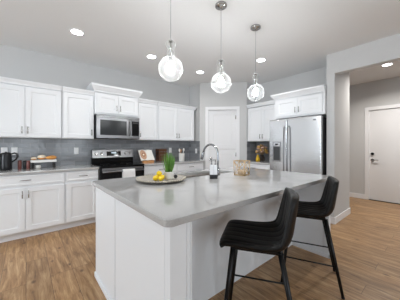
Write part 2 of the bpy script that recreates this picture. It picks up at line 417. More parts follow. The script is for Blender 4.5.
upper((XC, 2.578, 0), -PI/2, 'white two-door upper cabinet between pantry and refrigerator', .772, .345, 1.355, 2.12, 2, 'rl',
      [(o, z+.025) for o, z in SM], 0, 0, stile=.03)
upper((XC, 1.69, 0), -PI/2, 'white two-door cabinet with flared crown above the refrigerator', .88, .59, 1.775, 2.135, 2, 'rl',
      [(o, 2.125+(z-2.165)*.85) for o, z in BIG], 1, 0, top_gap=.025, stile=.035, dz=.03)

def base(loc, rz, label, w, dpt, cols, handles=True, group='white base cabinets'):
    """cols: list of (width fraction, drawer?, doors, hand)"""
    e = empty('base_cabinet', loc, label, 'cabinet', rz, group)
    MB().box(-w/2, w/2, -dpt, 0, .10, .876).build('body', 'white', e, .002)
    MB().box(-w/2, w/2, -dpt+.075, 0, 0, .10).build('toe_kick', 'trim', e)
    x = -w/2
    for fr, nd, hand in cols:
        cw = w*fr; st = .014
        dr = MB().shaker(cw-2*st, .135, .022, .02, x+st, -dpt-.021, .727, .004).build('drawer', 'white', e)
        MB().pull((x+cw/2, -dpt-.021, .795), False, .12).build('handle', 'chrome', dr)
        dw = (cw-2*st-.004*(nd-1))/nd
        for i in range(nd):
            xx = x+st+i*(dw+.004)
            d_ = MB().shaker(dw, .575, .06, .02, xx, -dpt-.021, .118).build('door', 'white', e)
            MB().pull((xx+(dw-.03 if hand[i] == 'r' else .03), -dpt-.021, .61), True, .10).build('handle', 'chrome', d_)
        x += cw
    return e
BD = .56
base((-.006, WC, 0), 0, 'white base cabinet with one wide drawer over two doors at the left edge', .888, BD, [(1, 2, 'rl')])
base((.668, WC, 0), 0, 'narrow white base cabinet with one door just left of the range', .458, BD, [(1, 1, 'r')])
base((2.03, WC, 0), 0, 'white base cabinet with one drawer just right of the range', .738, BD, [(1, 2, 'rl')])
base((2.776, WC, 0), 0, 'white base cabinet under the utensil crock beside the pantry', .750, BD, [(1, 2, 'rl')])
base((XC, 2.576, 0), -PI/2, 'white base cabinet between pantry wall and refrigerator', .770, .636, [(1, 2, 'rl')])

def slab(name, label, outer, z0, z1, hole=None, bevel=.004):
    """worktop from a 2D outline, optional hole"""
    cu = bpy.data.curves.new(name, 'CURVE'); cu.dimensions = '2D'; cu.fill_mode = 'BOTH'
    for poly in ([outer] + ([hole] if hole else [])):
        sp = cu.splines.new('POLY'); sp.points.add(len(poly)-1); sp.use_cyclic_u = True
        for p, q in zip(sp.points, poly): p.co = (q[0], q[1], 0, 1)
    cu.extrude = (z1-z0)/2 - bevel; cu.bevel_depth = bevel; cu.bevel_resolution = 2; cu.offset = -bevel
    t = bpy.data.objects.new('tmp', cu); col.objects.link(t)
    bpy.context.view_layer.update()
    me = bpy.data.meshes.new_from_object(t.evaluated_get(bpy.context.evaluated_depsgraph_get()))
    bpy.data.objects.remove(t); bpy.data.curves.remove(cu)
    o = bpy.data.objects.new(name, me); col.objects.link(o); o.location = (0, 0, (z0+z1)/2)
    me.materials.clear(); me.materials.append(M['quartz'])
    return tag(o, label, 'worktop')
def rrect(x0, x1, y0, y1, r, n=6):
    P = []
    for cx, cy, a in ((x1-r, y0+r, -90), (x1-r, y1-r, 0), (x0+r, y1-r, 90), (x0+r, y0+r, 180)):
        for k in range(n+1):
            t = math.radians(a + 90*k/n); P.append((cx+r*math.cos(t), cy+r*math.sin(t)))
    return P
slab('kitchen_worktop', 'grey quartz worktop left of the range under the black kettles', rrect(-.47, .899, 3.572, WY-.012, .006), .878, .914)
slab('kitchen_worktop', 'grey quartz worktop right of the range under the cookbook', rrect(1.662, 3.155, 3.572, WY-.012, .006), .878, .914)
slab('kitchen_worktop', 'grey quartz worktop between pantry and refrigerator', rrect(3.63, WX-.012, 2.19, 2.967, .006), .878, .914)

# tile backsplash (one panel per wall, UVs in metres)
def tile_panel(name, label, p0, p1, z0, z1, out):
    p0, p1 = Vector(p0), Vector(p1); L = (p1-p0).length; o_ = Vector(out)*.010
    me = bpy.data.meshes.new(name); bm = bmesh.new(); uvl = bm.loops.layers.uv.new('UVMap')
    q = [(p0, 0), (p1, L)]
    V = {}
    for k, (p, s) in enumerate(q):
        for z in (z0, z1):
            for f in (0, 1):
                pp = p + o_*f; V[(k, z, f)] = (bm.verts.new((pp.x, pp.y, z)), s, z)
    def face(keys):
        f = bm.faces.new([V[k][0] for k in keys])
        for lp, k in zip(f.loops, keys): lp[uvl].uv = (V[k][1], V[k][2]-.914)
    face([(0,z0,1),(1,z0,1),(1,z1,1),(0,z1,1)]); face([(0,z0,0),(0,z1,0),(1,z1,0),(1,z0,0)])
    face([(0,z1,0),(0,z1,1),(1,z1,1),(1,z1,0)]); face([(0,z0,0),(1,z0,0),(1,z0,1),(0,z0,1)])
    face([(0,z0,0),(0,z0,1),(0,z1,1),(0,z1,0)]); face([(1,z0,0),(1,z1,0),(1,z1,1),(1,z0,1)])
    bmesh.ops.recalc_face_normals(bm, faces=bm.faces[:]); bm.to_mesh(me); bm.free()
    me.materials.append(M['tile']); o = bpy.data.objects.new(name, me); col.objects.link(o)
    return tag(o, label, 'backsplash')
tile_panel('tile_backsplash', 'glossy grey subway tile backsplash behind the range', (-.45, WY-.001), (3.146, WY-.001), .915, 1.369, (0, -1))
tile_panel('tile_backsplash', 'short strip of grey tile on the pantry side wall beside the crock', (A.x-.001, WY-.012), (A.x-.001, A.y+.004), .915, 1.369, (-1, 0))
tile_panel('tile_backsplash', 'grey tile backsplash behind the dried flowers', (WX-.001, 2.955), (WX-.001, 2.185), .915, 1.354, (-1, 0))
tile_panel('tile_backsplash', 'strip of grey tile on the pantry wall left of the dried flowers', (B.x+.004, B.y-.001), (WX-.002, B.y-.001), .915, 1.354, (0, -1))

# outlets
def outlet(x, y, z, rz, label, name='wall_outlet'):
    e = empty(name, (x, y, z), label, 'outlet', rz, 'white wall outlets')
    MB().box(-.036, .036, -.006, 0, -.058, .058).build('cover_plate', 'plate', e, .003)
    for k in (-.026, .026): MB().box(-.016, .016, -.008, -.005, k-.015, k+.015).build('socket', 'plate', e, .003)
yt = WY-.0112
outlet(-.245, yt, 1.172, 0, 'white outlet on the tile behind the black kettle, nearest the left edge')
outlet(-.133, yt, 1.172, 0, "white outlet on the tile beside the black kettle's handle")
outlet(.672, yt, 1.165, 0, 'white outlet on the tile left of the range')
outlet(2.60, yt, 1.15, 0, 'white outlet on the tile between brown crate and utensil crock')
outlet(A.x-.0112, 3.87, 1.13, -PI/2, 'white outlet on the pantry side wall, right of the crock')

# ------------------------------------------------------------------ microwave
e = empty('microwave', (1.283, WY, 1.378), 'stainless over-the-range microwave with black window', 'microwave')
w, dp, h = .762, .41, .407
MB().box(-w/2, w/2, -dp+.03, -.011, 0, h).build('body', 'black_plastic', e, .003)
dw = w*.785
d_ = MB().box(-w/2, -w/2+dw, -dp, -dp+.028, .006, h-.045).build('door', 'steel2', e, .006)
MB().box(-w/2+.06, -w/2+dw-.085, -dp-.002, -dp+.004, .062, h-.082).build('window', 'mesh_glass', d_)
hh = MB(); hx = -w/2+dw-.035; hh.tube([(hx, -dp, .06), (hx, -dp-.04, .08), (hx, -dp-.045, .18), (hx, -dp-.04, h-.10), (hx, -dp, h-.08)], .011, 10); hh.build('handle', 'steel2', d_)
c_ = MB().box(-w/2+dw+.002, w/2, -dp, -dp+.028, .006, h-.045).build('control_panel', 'steel2', e, .006)
MB().box(-w/2+dw+.014, w/2-.014, -dp-.002, -dp+.004, .06, h-.075).build('keypad', 'black_gloss', c_)
MB().box(-w/2+dw+.03, w/2-.03, -dp-.003, -dp-.001, h-.12, h-.09).build('display', 'dark', c_)
m = MB(); m.box(-w/2, w/2, -dp, -dp+.028, h-.043, h)
m.build('vent_strip', 'steel2', e, .004)
MB().box(-w/2, w/2, -dp+.012, -dp+.029, 0, .005).build('bottom_trim', 'black_plastic', e, .003)

# ------------------------------------------------------------------ range
e = empty('range', (1.281, WY, 0), 'freestanding stainless and black electric range with glass cooktop', 'range')
w = .756
MB().box(-w/2, w/2, -.60, -.03, .03, .90).build('body', 'black_plastic', e, .004)
MB().box(-w/2, w/2, -.645, -.09, .90, .922).build('cooktop', 'black_gloss', e, .006)
for bxp, byp, br_ in ((-.19, -.48, .10), (.19, -.48, .08), (-.19, -.22, .08), (.19, -.22, .10)):
    MB().lathe([(br_-.003, 0), (br_, .0004), (br_, .0006), (br_-.003, .0008)], (bxp, byp, .9222), 32, False).build('burner_ring', 'greyjar', e)
m = MB(); m.box(-w/2, w/2, -.11, -.012, .92, 1.035); m.build('backguard_riser', 'black_gloss', e, .004)
m = MB(); m.ring_loft([[(x, -.125, 1.03), (x, -.012, 1.03), (x, -.012, 1.185), (x, -.095, 1.185)] for x in (-w/2, w/2)])
bg = m.build('backguard', 'steel2', e, .005)
def onface(x, z): return (x, -.125 + .03*(z-1.03)/.155, z)
m = MB(); a_, b_ = onface(0, 1.065), onface(0, 1.15)
m.ring_loft([[(x, a_[1]-.003, a_[2]), (x, a_[1]+.004, a_[2]), (x, b_[1]+.004, b_[2]), (x, b_[1]-.003, b_[2])] for x in (-.13, .13)])
dsp = m.build('display', 'black_gloss', bg)
m = MB(); a_, b_ = onface(0, 1.11), onface(0, 1.135)
m.ring_loft([[(x, a_[1]-.004, a_[2]), (x, a_[1], a_[2]), (x, b_[1], b_[2]), (x, b_[1]-.004, b_[2])] for x in (-.045, .045)]); m.build('clock', 'display', dsp)
for x in (-.31, -.22, .22, .31):
    p = Vector(onface(x, 1.107)); dr = Vector((0, -.98, .19))
    m = MB(); m.tube([p, p+dr*.012, p+dr*.03], [.025, .021, .018], 16); m.build('knob', 'chrome', bg)
od = MB().box(-w/2, w/2, -.63, -.602, .24, .895).build('oven_door', 'black_gloss', e, .004)
m = MB(); m.box(-w/2+.03, w/2-.03, -.6325, -.628, .845, .885); m.build('door_trim', 'steel2', od, .002)
m = MB(); m.tube([(-w/2+.03, -.678, .83), (w/2-.03, -.678, .83)], .015, 12)
for x in (-w/2+.06, w/2-.06): m.tube([(x, -.63, .83), (x, -.678, .83)], .012, 10)
m.build('handle', 'steel2', od)
MB().box(-.25, .25, -.6315, -.629, .36, .70).build('window', 'dark', od)
MB().box(-w/2, w/2, -.63, -.602, .05, .23).build('drawer', 'steel2', e, .004)

# white towel over the oven handle
prof = [(-.648, .60), (-.654, .72), (-.656, .80), (-.658, .835), (-.665, .850), (-.678, .854), (-.692, .850), (-.6985, .83), (-.701, .76), (-.702, .64), (-.702, .56)]
nx = 14
def towel():
    bm = bmesh.new(); g = []
    for i in range(nx+1):
        x = 1.352 - .105 + .21*i/nx
        g.append([bm.verts.new((x, WY+py+.0035*math.sin(i*1.3)*min(1, abs(pz-.85)*6), pz)) for py, pz in prof])
    for i in range(nx):
        for k in range(len(prof)-1):
            f = bm.faces.new((g[i][k], g[i+1][k], g[i+1][k+1], g[i][k+1])); f.smooth = True
    me = bpy.data.meshes.new('kitchen_towel'); bm.to_mesh(me); bm.free(); me.materials.append(M['towel'])
    o = bpy.data.objects.new('kitchen_towel', me); col.objects.link(o)
    s = o.modifiers.new('thickness', 'SOLIDIFY'); s.thickness = .004; s.offset = 0
    return tag(o, 'white cotton towel hanging over the oven handle', 'towel')
towel()

# ------------------------------------------------------------------ refrigerator (front faces -X)
e = empty('refrigerator', (4.29, 1.725, 0), 'stainless side-by-side refrigerator with water dispenser', 'refrigerator', -PI/2)
# local: x -> -Y world, y -> +X world ; front at y=-.69
w, FD, FH = .915, .69, 1.745
MB().box(-w/2, w/2, -FD+.075, 0, .02, FH-.02).build('body', 'fridge_side', e, .004)
xs_ = -w/2 + .355
m = MB(); m.box(-w/2, xs_-.004, -FD, -FD+.07, .10, FH); fd1 = m.build('freezer_door', 'steel', e, .014, seg=4)
m = MB(); m.box(xs_+.004, w/2, -FD, -FD+.07, .10, FH); fd2 = m.build('door', 'steel', e, .014, seg=4)
MB().box(-w/2+.01, w/2-.01, -FD+.05, -FD+.08, .015, .09).build('kick_grille', 'black_plastic', e)
for d_, x in ((fd1, xs_-.032), (fd2, xs_+.032)):
    m = MB(); m.tube([(x, -FD, .52), (x, -FD-.05, .55), (x, -FD-.062, .80), (x, -FD-.065, 1.05), (x, -FD-.062, 1.30), (x, -FD-.05, 1.58), (x, -FD, 1.61)], .013, 10); m.build('handle', 'steel2', d_)
dx0, dx1 = -w/2+.075, -w/2+.235
m = MB()   # dispenser: frame with a recessed bay
def rect(i, y, z0=.96, z1=1.33): return [(dx0+i, y, z0+i), (dx1-i, y, z0+i), (dx1-i, y, z1-i), (dx0+i, y, z1-i)]
m.ring_loft([rect(0, -FD+.001), rect(0, -FD-.008), rect(.012, -FD-.010), rect(.014, -FD-.003)], cap=True)
ds = m.build('dispenser', 'greyprint', fd1)
MB().box(dx0+.016, dx1-.016, -FD-.009, -FD-.002, 1.245, 1.315).build('control_panel', 'steel', ds, .002)
MB().box(dx0+.05, dx1-.05, -FD-.0105, -FD-.008, 1.268, 1.295).build('display', 'dark', ds)
MB().box(dx0+.018, dx1-.018, -FD-.0065, -FD-.002, .985, 1.235).build('bay', 'greyjar', ds)
MB().box(dx0+.05, dx1-.05, -FD-.014, -FD-.006, 1.07, 1.19).build('paddle', 'greyjar', ds, .003)
MB().box(w/2-.12, w/2-.075, -FD-.002, -FD+.001, FH-.075, FH-.055).build('badge', 'greyprint', fd2)

# ------------------------------------------------------------------ island
IX0, IX1, IY0, IY1 = .48, 2.645, .80, 2.195
e = empty('kitchen_island', ((IX0+IX1)/2, 1.5, 0), 'white panelled kitchen island below the grey quartz top', 'island')
ox, oy = (IX0+IX1)/2, 1.5
def ibx(name, mat, b, parent=e, bevel=.003):
    x0, x1, y0, y1, z0, z1 = b
    return MB().box(x0-ox, x1-ox, y0-oy, y1-oy, z0, z1).build(name, mat, parent, bevel)
ZT = .877
for nm, x0, x1 in (('end_panel', .512, .55), ('end_panel', 2.585, 2.622)):
    ibx(nm, 'white', (x0, x1, 1.607, 2.165, 0, ZT)); ibx(nm, 'white', (x0, x1, .8755, 1.595, 0, ZT))
# near post with its trim, at the end of the seating side
for x0, x1 in ((.512, .640), (2.575, 2.622)):
    ibx('corner_post', 'white', (x0, x1, .825, .875, 0, ZT))
ibx('post_trim', 'white', (.607, .617, .819, .826, 0, ZT)); ibx('post_trim', 'white', (.630, .640, .819, .826, 0, ZT))
ibx('return_panel', 'white', (.605, .640, .876, 1.235, 0, ZT))
ibx('knee_panel', 'white', (.551, 2.584, 1.237, 1.26, 0, ZT))
ibx('cabinet_front', 'white', (.551, 2.584, 2.12, 2.14, .10, ZT))
ibx('cabinet_floor', 'inside', (.551, 2.584, 1.262, 2.118, .10, .12))
ibx('seam_backing', 'inside', (.5505, .56, 1.58, 1.62, .0, ZT), bevel=0)
ibx('toe_kick', 'trim', (.551, 2.584, 2.06, 2.08, 0, .10))
m = MB(); q = .012
m.box(.512-q-ox, .512-ox, .813-oy, 2.165-oy, 0, .045); m.box(.512-q-ox, .64+q-ox, .813-oy, .825-oy, 0, .045)
m.box(.64-ox, .64+q-ox, .813-oy, 1.225-oy, 0, .045)
m.build('baseboard', 'white', e, .003); m = MB()
m.box(2.563-ox, 2.575-ox, .813-oy, 1.237-oy, 0, .045)
m.box(2.563-ox, 2.634-ox, .813-oy, .825-oy, 0, .045); m.box(2.622-ox, 2.634-ox, .825-oy, 2.165-oy, 0, .045)
m.build('baseboard', 'white', e, .003)
n = 4; dw = (2.584-.551)/n
for i in range(n):
    x = .551+i*dw+.006
    # doors on the range side, front faces +Y
    d_ = MB().shaker(dw-.012, .74, .06, .02).build('door', 'white', e); d_.rotation_euler = (0, 0, PI); d_.location = (x+dw-.012-ox, 2.161-oy, .12)
SK = (1.285, 2.07, 1.755, 2.09)
slab('island_worktop', 'large grey quartz island worktop with a sink cutout', rrect(IX0, IX1, IY0, IY1, .04), .878, .914, list(reversed(rrect(*SK, .03))))
# sink
m = MB(); x0, x1, y0, y1 = SK
o_ = .004
rings = [rrect(x0-.03, x1+.03, y0-.03, y1+.03-.0, .03), rrect(x0-o_, x1+o_, y0-o_, y1+o_, .03), rrect(x0, x1, y0, y1, .03), rrect(x0+.012, x1-.012, y0+.012, y1-.012, .04), rrect(x0+.03, x1-.03, y0+.03, y1-.03, .05)]
zs = [.8765, .8765, .86, .70, .685]
m.ring_loft([[(p[0]-(x0+x1)/2, p[1]-(y0+y1)/2, z) for p in r] for r, z in zip(rings, zs)], cap=False, smooth=True)
last = [(p[0]-(x0+x1)/2, p[1]-(y0+y1)/2, .685) for p in rings[-1]]
m.bm.faces.new([m.bm.verts.new(p) for p in last])
bmesh.ops.remove_doubles(m.bm, verts=m.bm.verts[:], dist=1e-5)
e = empty('kitchen_sink', ((x0+x1)/2, (y0+y1)/2, 0), 'undermount stainless sink set in the island worktop', 'sink')
s_ = m.build('basin', 'sinksteel', e)
so = s_.modifiers.new('thickness', 'SOLIDIFY'); so.thickness = .0015; so.offset = 1
m = MB(); m.lathe([(.045, 0), (.045, .004), (.03, .004), (.028, .001)], (0, 0, .686), 24); m.build('drain', 'chrome', e)
# faucet
fx, fy = 1.675, 1.668
e = empty('kitchen_faucet', (fx, fy, .914), 'brushed steel gooseneck faucet arching over the island sink', 'faucet', math.radians(8))
MB().lathe([(.027, 0), (.027, .006), (.022, .012), (.020, .05), (.017, .07)], n=20).build('base', 'faucet', e)
pts = [(0, 0, .05), (0, 0, .17), (0, 0, .245)]
R_ = .108
for k in range(1, 13):
    t = PI*k/12*.93; pts.append((0, R_-R_*math.cos(t), .245+R_*math.sin(t)))
m = MB(); m.tube(pts, .0125, 12); m.build('neck', 'faucet', e)
p = Vector(pts[-1]); q2 = p + (Vector(pts[-1])-Vector(pts[-2])).normalized()*.10
m = MB(); m.tube([p, p.lerp(q2, .25), p.lerp(q2, .9), q2], [.0135, .017, .020, .017], 14); m.build('spray_head', 'faucet', e)
m = MB(); m.tube([(-.012, -.013, .055), (-.034, -.037, .07), (-.055, -.06, .09)], [.009, .007, .006], 8); m.build('lever_handle', 'faucet', e)
# soap bottles in a black caddy
cx_, cy_ = 1.478, 1.535; va = math.atan2(-.645, .764)
e = empty('soap_caddy', (cx_, cy_, .914), 'small black caddy holding two white soap bottles beside the faucet', 'caddy', va)
MB().box(-.040, .040, -.022, .022, 0, .004).build('floor_plate', 'black_plastic', e)
m = MB(); m.box(-.040, .040, -.022, -.0205, .004, .042); m.box(-.040, .040, .0205, .022, .004, .042); m.box(-.040, -.0385, -.0205, .0205, .004, .042); m.box(.0385, .040, -.0205, .0205, .004, .042)
m.build('rim_wall', 'black_plastic', e)
for k, nm in ((-1, 'white soap bottle with grey pump in the caddy, left of the pair'), (1, 'white soap bottle with grey pump in the caddy, right of the pair')):
    b_ = empty('soap_bottle', (cx_+.764*k*.0192, cy_-.645*k*.0192, .9185), nm, 'bottle', va, 'soap bottles in the caddy')
    m = MB(); m.ring_loft([[(x*sc, y*sc, z) for x, y in rrect(-.0185, .0185, -.0185, .0185, .006, 4)] for sc, z in ((.96, 0), (1, .002), (1, .125), (.9, .133), (.45, .138))]); m.build('body', 'soap', b_)
    m = MB(); m.lathe([(.009, .138), (.009, .15), (.005, .152), (.005, .182), (.009, .183), (.009, .192)], n=14)
    m.tube([(0, 0, .188), (-.018, 0, .188), (-.024, 0, .184)], .0042, 8); m.build('pump', 'faucet', b_)

# ------------------------------------------------------------------ round tray with plant and lemons
TX, TY = .999, 1.76; TZ = .914
e = empty('serving_tray', (TX, TY, TZ), 'round silver tray with beaded rim on the island', 'tray')
MB().lathe([(.0, .004), (.12, 0), (.165, .003), (.205, .012), (.225, .024), (.228, .027), (.222, .029), (.20, .018), (.16, .009), (.0, .008)], n=48, cap=False).build('dish', plain('tray_silver', (188, 182, 172), .38, .65), e)
m = MB()
for k in range(56):
    a = 2*PI*k/56; m.sphere(((.228*math.cos(a)), .228*math.sin(a), .027), .0095, 8)
m.build('beaded_rim', plain('bead_pewter', (190, 182, 168), .4, .5), e)
e = empty('potted_plant', (1.080, 1.756, TZ+.009), 'green spiky succulent in a white pot on the tray', 'plant')
MB().lathe([(.038, 0), (.045, .006), (.047, .068), (.047, .074), (.042, .074), (.041, .06), (0, .06)], n=28, cap=False).build('pot', 'ceramic', e)
MB().lathe([(.0405, .0595), (.0, .064)], n=20, cap=False).build('soil', 'darkvase', e)
m = MB()
for i in range(46):
    a = random.uniform(0, 2*PI); sp = random.uniform(.005, .062); h_ = random.uniform(.15, .235) - sp*.75
    r0 = random.uniform(.004, .028); wv = random.uniform(.006, .010)
    ca, sa = math.cos(a), math.sin(a); rings = []
    for k in range(6):
        t = k/5; r = r0 + sp*(1.3*t - .75*t*t)*1.25; z = .060 + h_*t; wd = wv*(1-t**2.2)+.0006
        c_ = Vector((ca*r, sa*r, z)); tv = Vector((-sa, ca, 0)); nv = Vector((ca, sa, -.3))
        rings.append([c_+tv*wd, c_+nv*wd*.35, c_-tv*wd, c_-nv*wd*.35])
    m.ring_loft(rings, True, True)
m.build('foliage', 'leaf', e)
def lemon(p, rot, label):
    m = MB(); prof = []
    for k in range(13):
        t = k/12; z = (t-.5)*.056; r = .0245*math.sin(PI*t)**.62
        if k in (0, 12): r = .003
        prof.append((r, z + (.004 if k == 12 else (-.003 if k == 0 else 0))))
    m.lathe(prof, n=18); o = m.build('lemon', 'lemon'); o.location = p; o.rotation_euler = rot
    return tag(o, label, 'lemon', 'lemons on the tray')
lz = TZ+.0085+.0245
base_p = Vector((.949, 1.733, 0))
rt = Vector((.764, -.645, 0)); fw = Vector((.645, .764, 0))
def lp(a, b, z): q = base_p + rt*a + fw*b; return (q.x, q.y, lz+z)
lemon(lp(-.027, 0, 0), (PI/2, 0, -.85), 'yellow lemon at the front left of the heap on the tray')
lemon(lp(.027, -.012, 0), (PI/2, 0, -.62), 'yellow lemon at the front right of the heap, nearest the white pot')
lemon(lp(-.026, .066, 0), (PI/2, 0, -.6), 'yellow lemon at the back left of the heap, mostly hidden')
lemon(lp(.026, .058, 0), (PI/2, 0, -.75), 'yellow lemon at the back right of the heap, mostly hidden')
lemon(lp(.004, .026, .0425), (PI/2, 0, .5), 'yellow lemon on top of the heap')
m = MB(); m.sphere((0, 0, 0), .020, 14); o = m.build('decorative_ball', 'kettle'); o.location = (1.080+.764*.062+.645*.035, 1.756-.645*.062+.764*.035, TZ+.0105+.020)
tag(o, 'small dark ball right of the white pot on the tray', 'ball')

# gold wire basket
e = empty('wire_basket', (1.915, 1.515, TZ), 'gold geometric wire basket on the island', 'basket', math.radians(12))
m = MB(); r = .0042; wb, db, hb = .064, .064, .165
C4 = [(-wb, -db), (wb, -db), (wb, db), (-wb, db)]
T4 = [(-wb*1.08, -db*1.08), (wb*1.08, -db*1.08), (wb*1.08, db*1.08), (-wb*1.08, db*1.08)]
for i in range(4):
    a, b = C4[i], C4[(i+1) % 4]; c_, d_ = T4[i], T4[(i+1) % 4]
    A3, B3, C3, D3 = (a[0], a[1], r), (b[0], b[1], r), (c_[0], c_[1], hb), (d_[0], d_[1], hb)
    m.tube([A3, B3], r, 6); m.tube([C3, D3], r, 6); m.tube([A3, C3], r, 6)
    m.tube([A3, D3], r*.85, 6); m.tube([B3, C3], r*.85, 6)
m.build('wire_frame', 'gold', e)
m = MB(); m.lathe([(.03, .001), (.045, .008), (.049, .042), (.04, .058), (.036, .058), (.043, .042), (.04, .012), (0, .006)], n=22, cap=False)
o = m.build('candle_bowl', plain('bowl_beige', (214, 190, 160), .5)); o.location = (1.915, 1.515, TZ)
tag(o, 'beige bowl sitting inside the gold wire basket', 'bowl')

# ------------------------------------------------------------------ things on the back worktops
ZW = .914
e = empty('kettle', (-.215, 3.95, ZW), 'black kettle with loop handle standing left of the red jars', 'kettle', .1)
MB().lathe([(.058, 0), (.062, .004), (.062, .05), (.059, .17), (.057, .225), (.054, .232)], n=28).build('body', 'kettle', e)
m = MB(); m.lathe([(.054, .232), (.052, .238), (.03, .245), (.012, .247), (.012, .254), (.004, .257)], n=24); m.build('lid', 'black_plastic', e)
m = MB(); m.tube([(.054, 0, .222), (.086, 0, .236), (.116, 0, .222), (.122, 0, .185), (.106, 0, .145), (.058, 0, .105)], [.010, .011, .012, .012, .011, .008], 10); m.build('handle', 'black_plastic', e)
m = MB(); m.tube([(-.048, -.01, .19), (-.062, -.012, .215), (-.070, -.013, .235)], [.016, .012, .009], 10); m.build('spout', 'kettle', e)
e = empty('canister', (-.365, 3.98, ZW), 'black canister cut off by the left edge of the photo', 'canister')
MB().lathe([(.050, 0), (.053, .004), (.053, .20), (.051, .203)], n=26).build('body', 'kettle', e)
MB().lathe([(.054, .2035), (.054, .232), (.050, .238), (.014, .240), (.014, .252), (.004, .255)], n=26).build('lid', 'black_plastic', e)
def jar(x, y, mat, h, label):
    e = empty('jar', (x, y, ZW), label, 'jar', 0, 'jars beside the kettle')
    MB().lathe([(.021, 0), (.023, .003), (.023, h*.8), (.020, h*.86)], n=20).build('glass', mat, e)
    MB().lathe([(.021, h*.86), (.021, h), (.019, h+.002)], n=20).build('lid', 'black_plastic' if mat == 'greyjar' else mat, e)
jar(-.072, 3.99, 'redjar', .125, 'dull red jar closest to the kettle handle')
jar(-.015, 4.04, 'greyjar', .115, 'dark grey jar between the two red jars')
jar(.026, 3.955, 'redjar', .118, 'dull red jar closest to the white riser')
# riser with pastries
e = empty('tray_riser', (.205, 3.95, ZW), 'white wooden riser with black bead feet holding pastries', 'riser')
MB().box(-.155, .155, -.095, .095, .092, .128).build('top', 'ceramic', e, .004)
for x in (-.13, .13):
    for y in (-.07, .07):
        m = MB()
        for k in range(3): m.sphere((x, y, .0155+k*.0302), .0158, 12)
        m.build('leg', 'bead', e)
o = MB().lathe([(.022, 0), (.034, .01), (.036, .05), (.033, .05), (.03, .014), (0, .01)], n=20, cap=False).build('small_bowl', 'ceramic'); o.location = (.135, 3.912, ZW)
tag(o, 'small white bowl tucked under the riser', 'bowl')
zt = ZW+.1285
def bun(x, y, r, sz, mat, label, name='pastry', ice=True):
    e = empty(name, (x, y, zt), label, 'pastry', random.uniform(0, 3), 'pastries on the riser')
    MB().sphere((0, 0, r*sz), r, 16, (1, 1, sz)).build('dough', 'bread', e)
    if ice:
        m = MB(); m.lathe([(r*1.0, r*sz*.85), (r*1.03, r*sz*1.1), (r*.96, r*sz*1.5), (r*.72, r*sz*1.9), (r*.3, r*sz*2.12), (0.001, r*sz*2.14)], n=18); m.build('icing', 'icing', e)
bun(.088, 3.925, .036, .55, 'bread', 'small iced bun at the left end of the riser')
bun(.182, 3.945, .052, .66, 'icing', 'large white iced bun in the middle of the riser')
e = empty('croissant', (.303, 3.90, zt), 'golden croissant at the right end of the riser', 'pastry', .3, 'pastries on the riser')
m = MB(); pts, rs = [], []
for k in range(15):
    t = k/14; a = (t-.5)*2.3; pts.append((.075*math.sin(a), .035-.055*math.cos(a)+.02, .030)); rs.append((.008+.022*math.sin(PI*t)**.8)*(1+.09*math.cos(k*PI)))
m.tube(pts, rs, 12); m.build('dough', 'bread', e)

# cookbook on easel
e = empty('book_easel', (1.875, 3.93, ZW), 'light wooden easel holding the open cookbook', 'easel', 0)
m = MB(); m.box(-.115, .115, -.125, -.055, 0, .028); m.box(-.115, .115, -.125, -.113, .028, .046); m.build('ledge', 'wood', e, .002)
ta = math.atan2(.15, .21)
m = MB()
for x in (-.075, .075): m.ring_loft([[(x-.012, y-.006, z), (x+.012, y-.006, z), (x+.012, y+.006, z), (x-.012, y+.006, z)] for y, z in ((-.055, .028), (.088, .225))])
m.build('back_slat', 'wood', e)
m = MB(); m.ring_loft([[(x, .085, .20), (x, .095, .21), (x, .155, .002), (x, .143, .0)] for x in (-.014, .014)]); m.build('rear_leg', 'wood', e)
e = empty('open_cookbook', (1.875, 3.844, ZW+.040), 'open cookbook with food photographs leaning on the wooden easel', 'book', 0)
lean = Matrix.Rotation(-math.atan2(.143, .197), 3, 'X')
def page(sgn, name, mat, y0, x_in, x_out, zlo, zhi, thick):
    bm = MB(); nseg = 8; rings = []
    for k in range(nseg+1):
        t = k/nseg; x = sgn*(x_in+(x_out-x_in)*t); yy = y0 - .012*math.sin(PI*min(1, t*1.15))*1.0
        rings.append([lean @ Vector((x, yy, zlo)), lean @ Vector((x, yy, zhi)), lean @ Vector((x, yy+thick, zhi)), lean @ Vector((x, yy+thick, zlo))])
    bm.ring_loft(rings); return bm.build(name, mat, e)
page(-1, 'cover', 'darkwood', -.012+.0125, 0, .152, .0, .26, .003); page(1, 'cover', 'darkwood', .0005, 0, .152, .0, .26, .003)
pl_ = page(-1, 'page_block', 'page', -.013, .0, .147, .004, .255, .011); pr_ = page(1, 'page_block', 'page', -.013, .0, .147, .004, .255, .011)
# printed pictures use their own height over the page curve
def flatprint(name, cx, cz, rx, rzz, mat, par, n=20, y=-.0275):
    m = MB(); m.ring_loft([[lean @ Vector((cx+rx*math.cos(2*PI*k/n), yy, cz+rzz*math.sin(2*PI*k/n))) for k in range(n)] for yy in (y, y+.0015)]); m.build(name, mat, par)
flatprint('printed_picture', -.074, .13, .066, .115, 'photo', pl_)
flatprint('printed_plate', -.07, .13, .036, .042, 'foodprint', pl_, y=-.0283)
flatprint('printed_dish', -.07, .13, .020, .024, 'icing', pl_, y=-.0290)

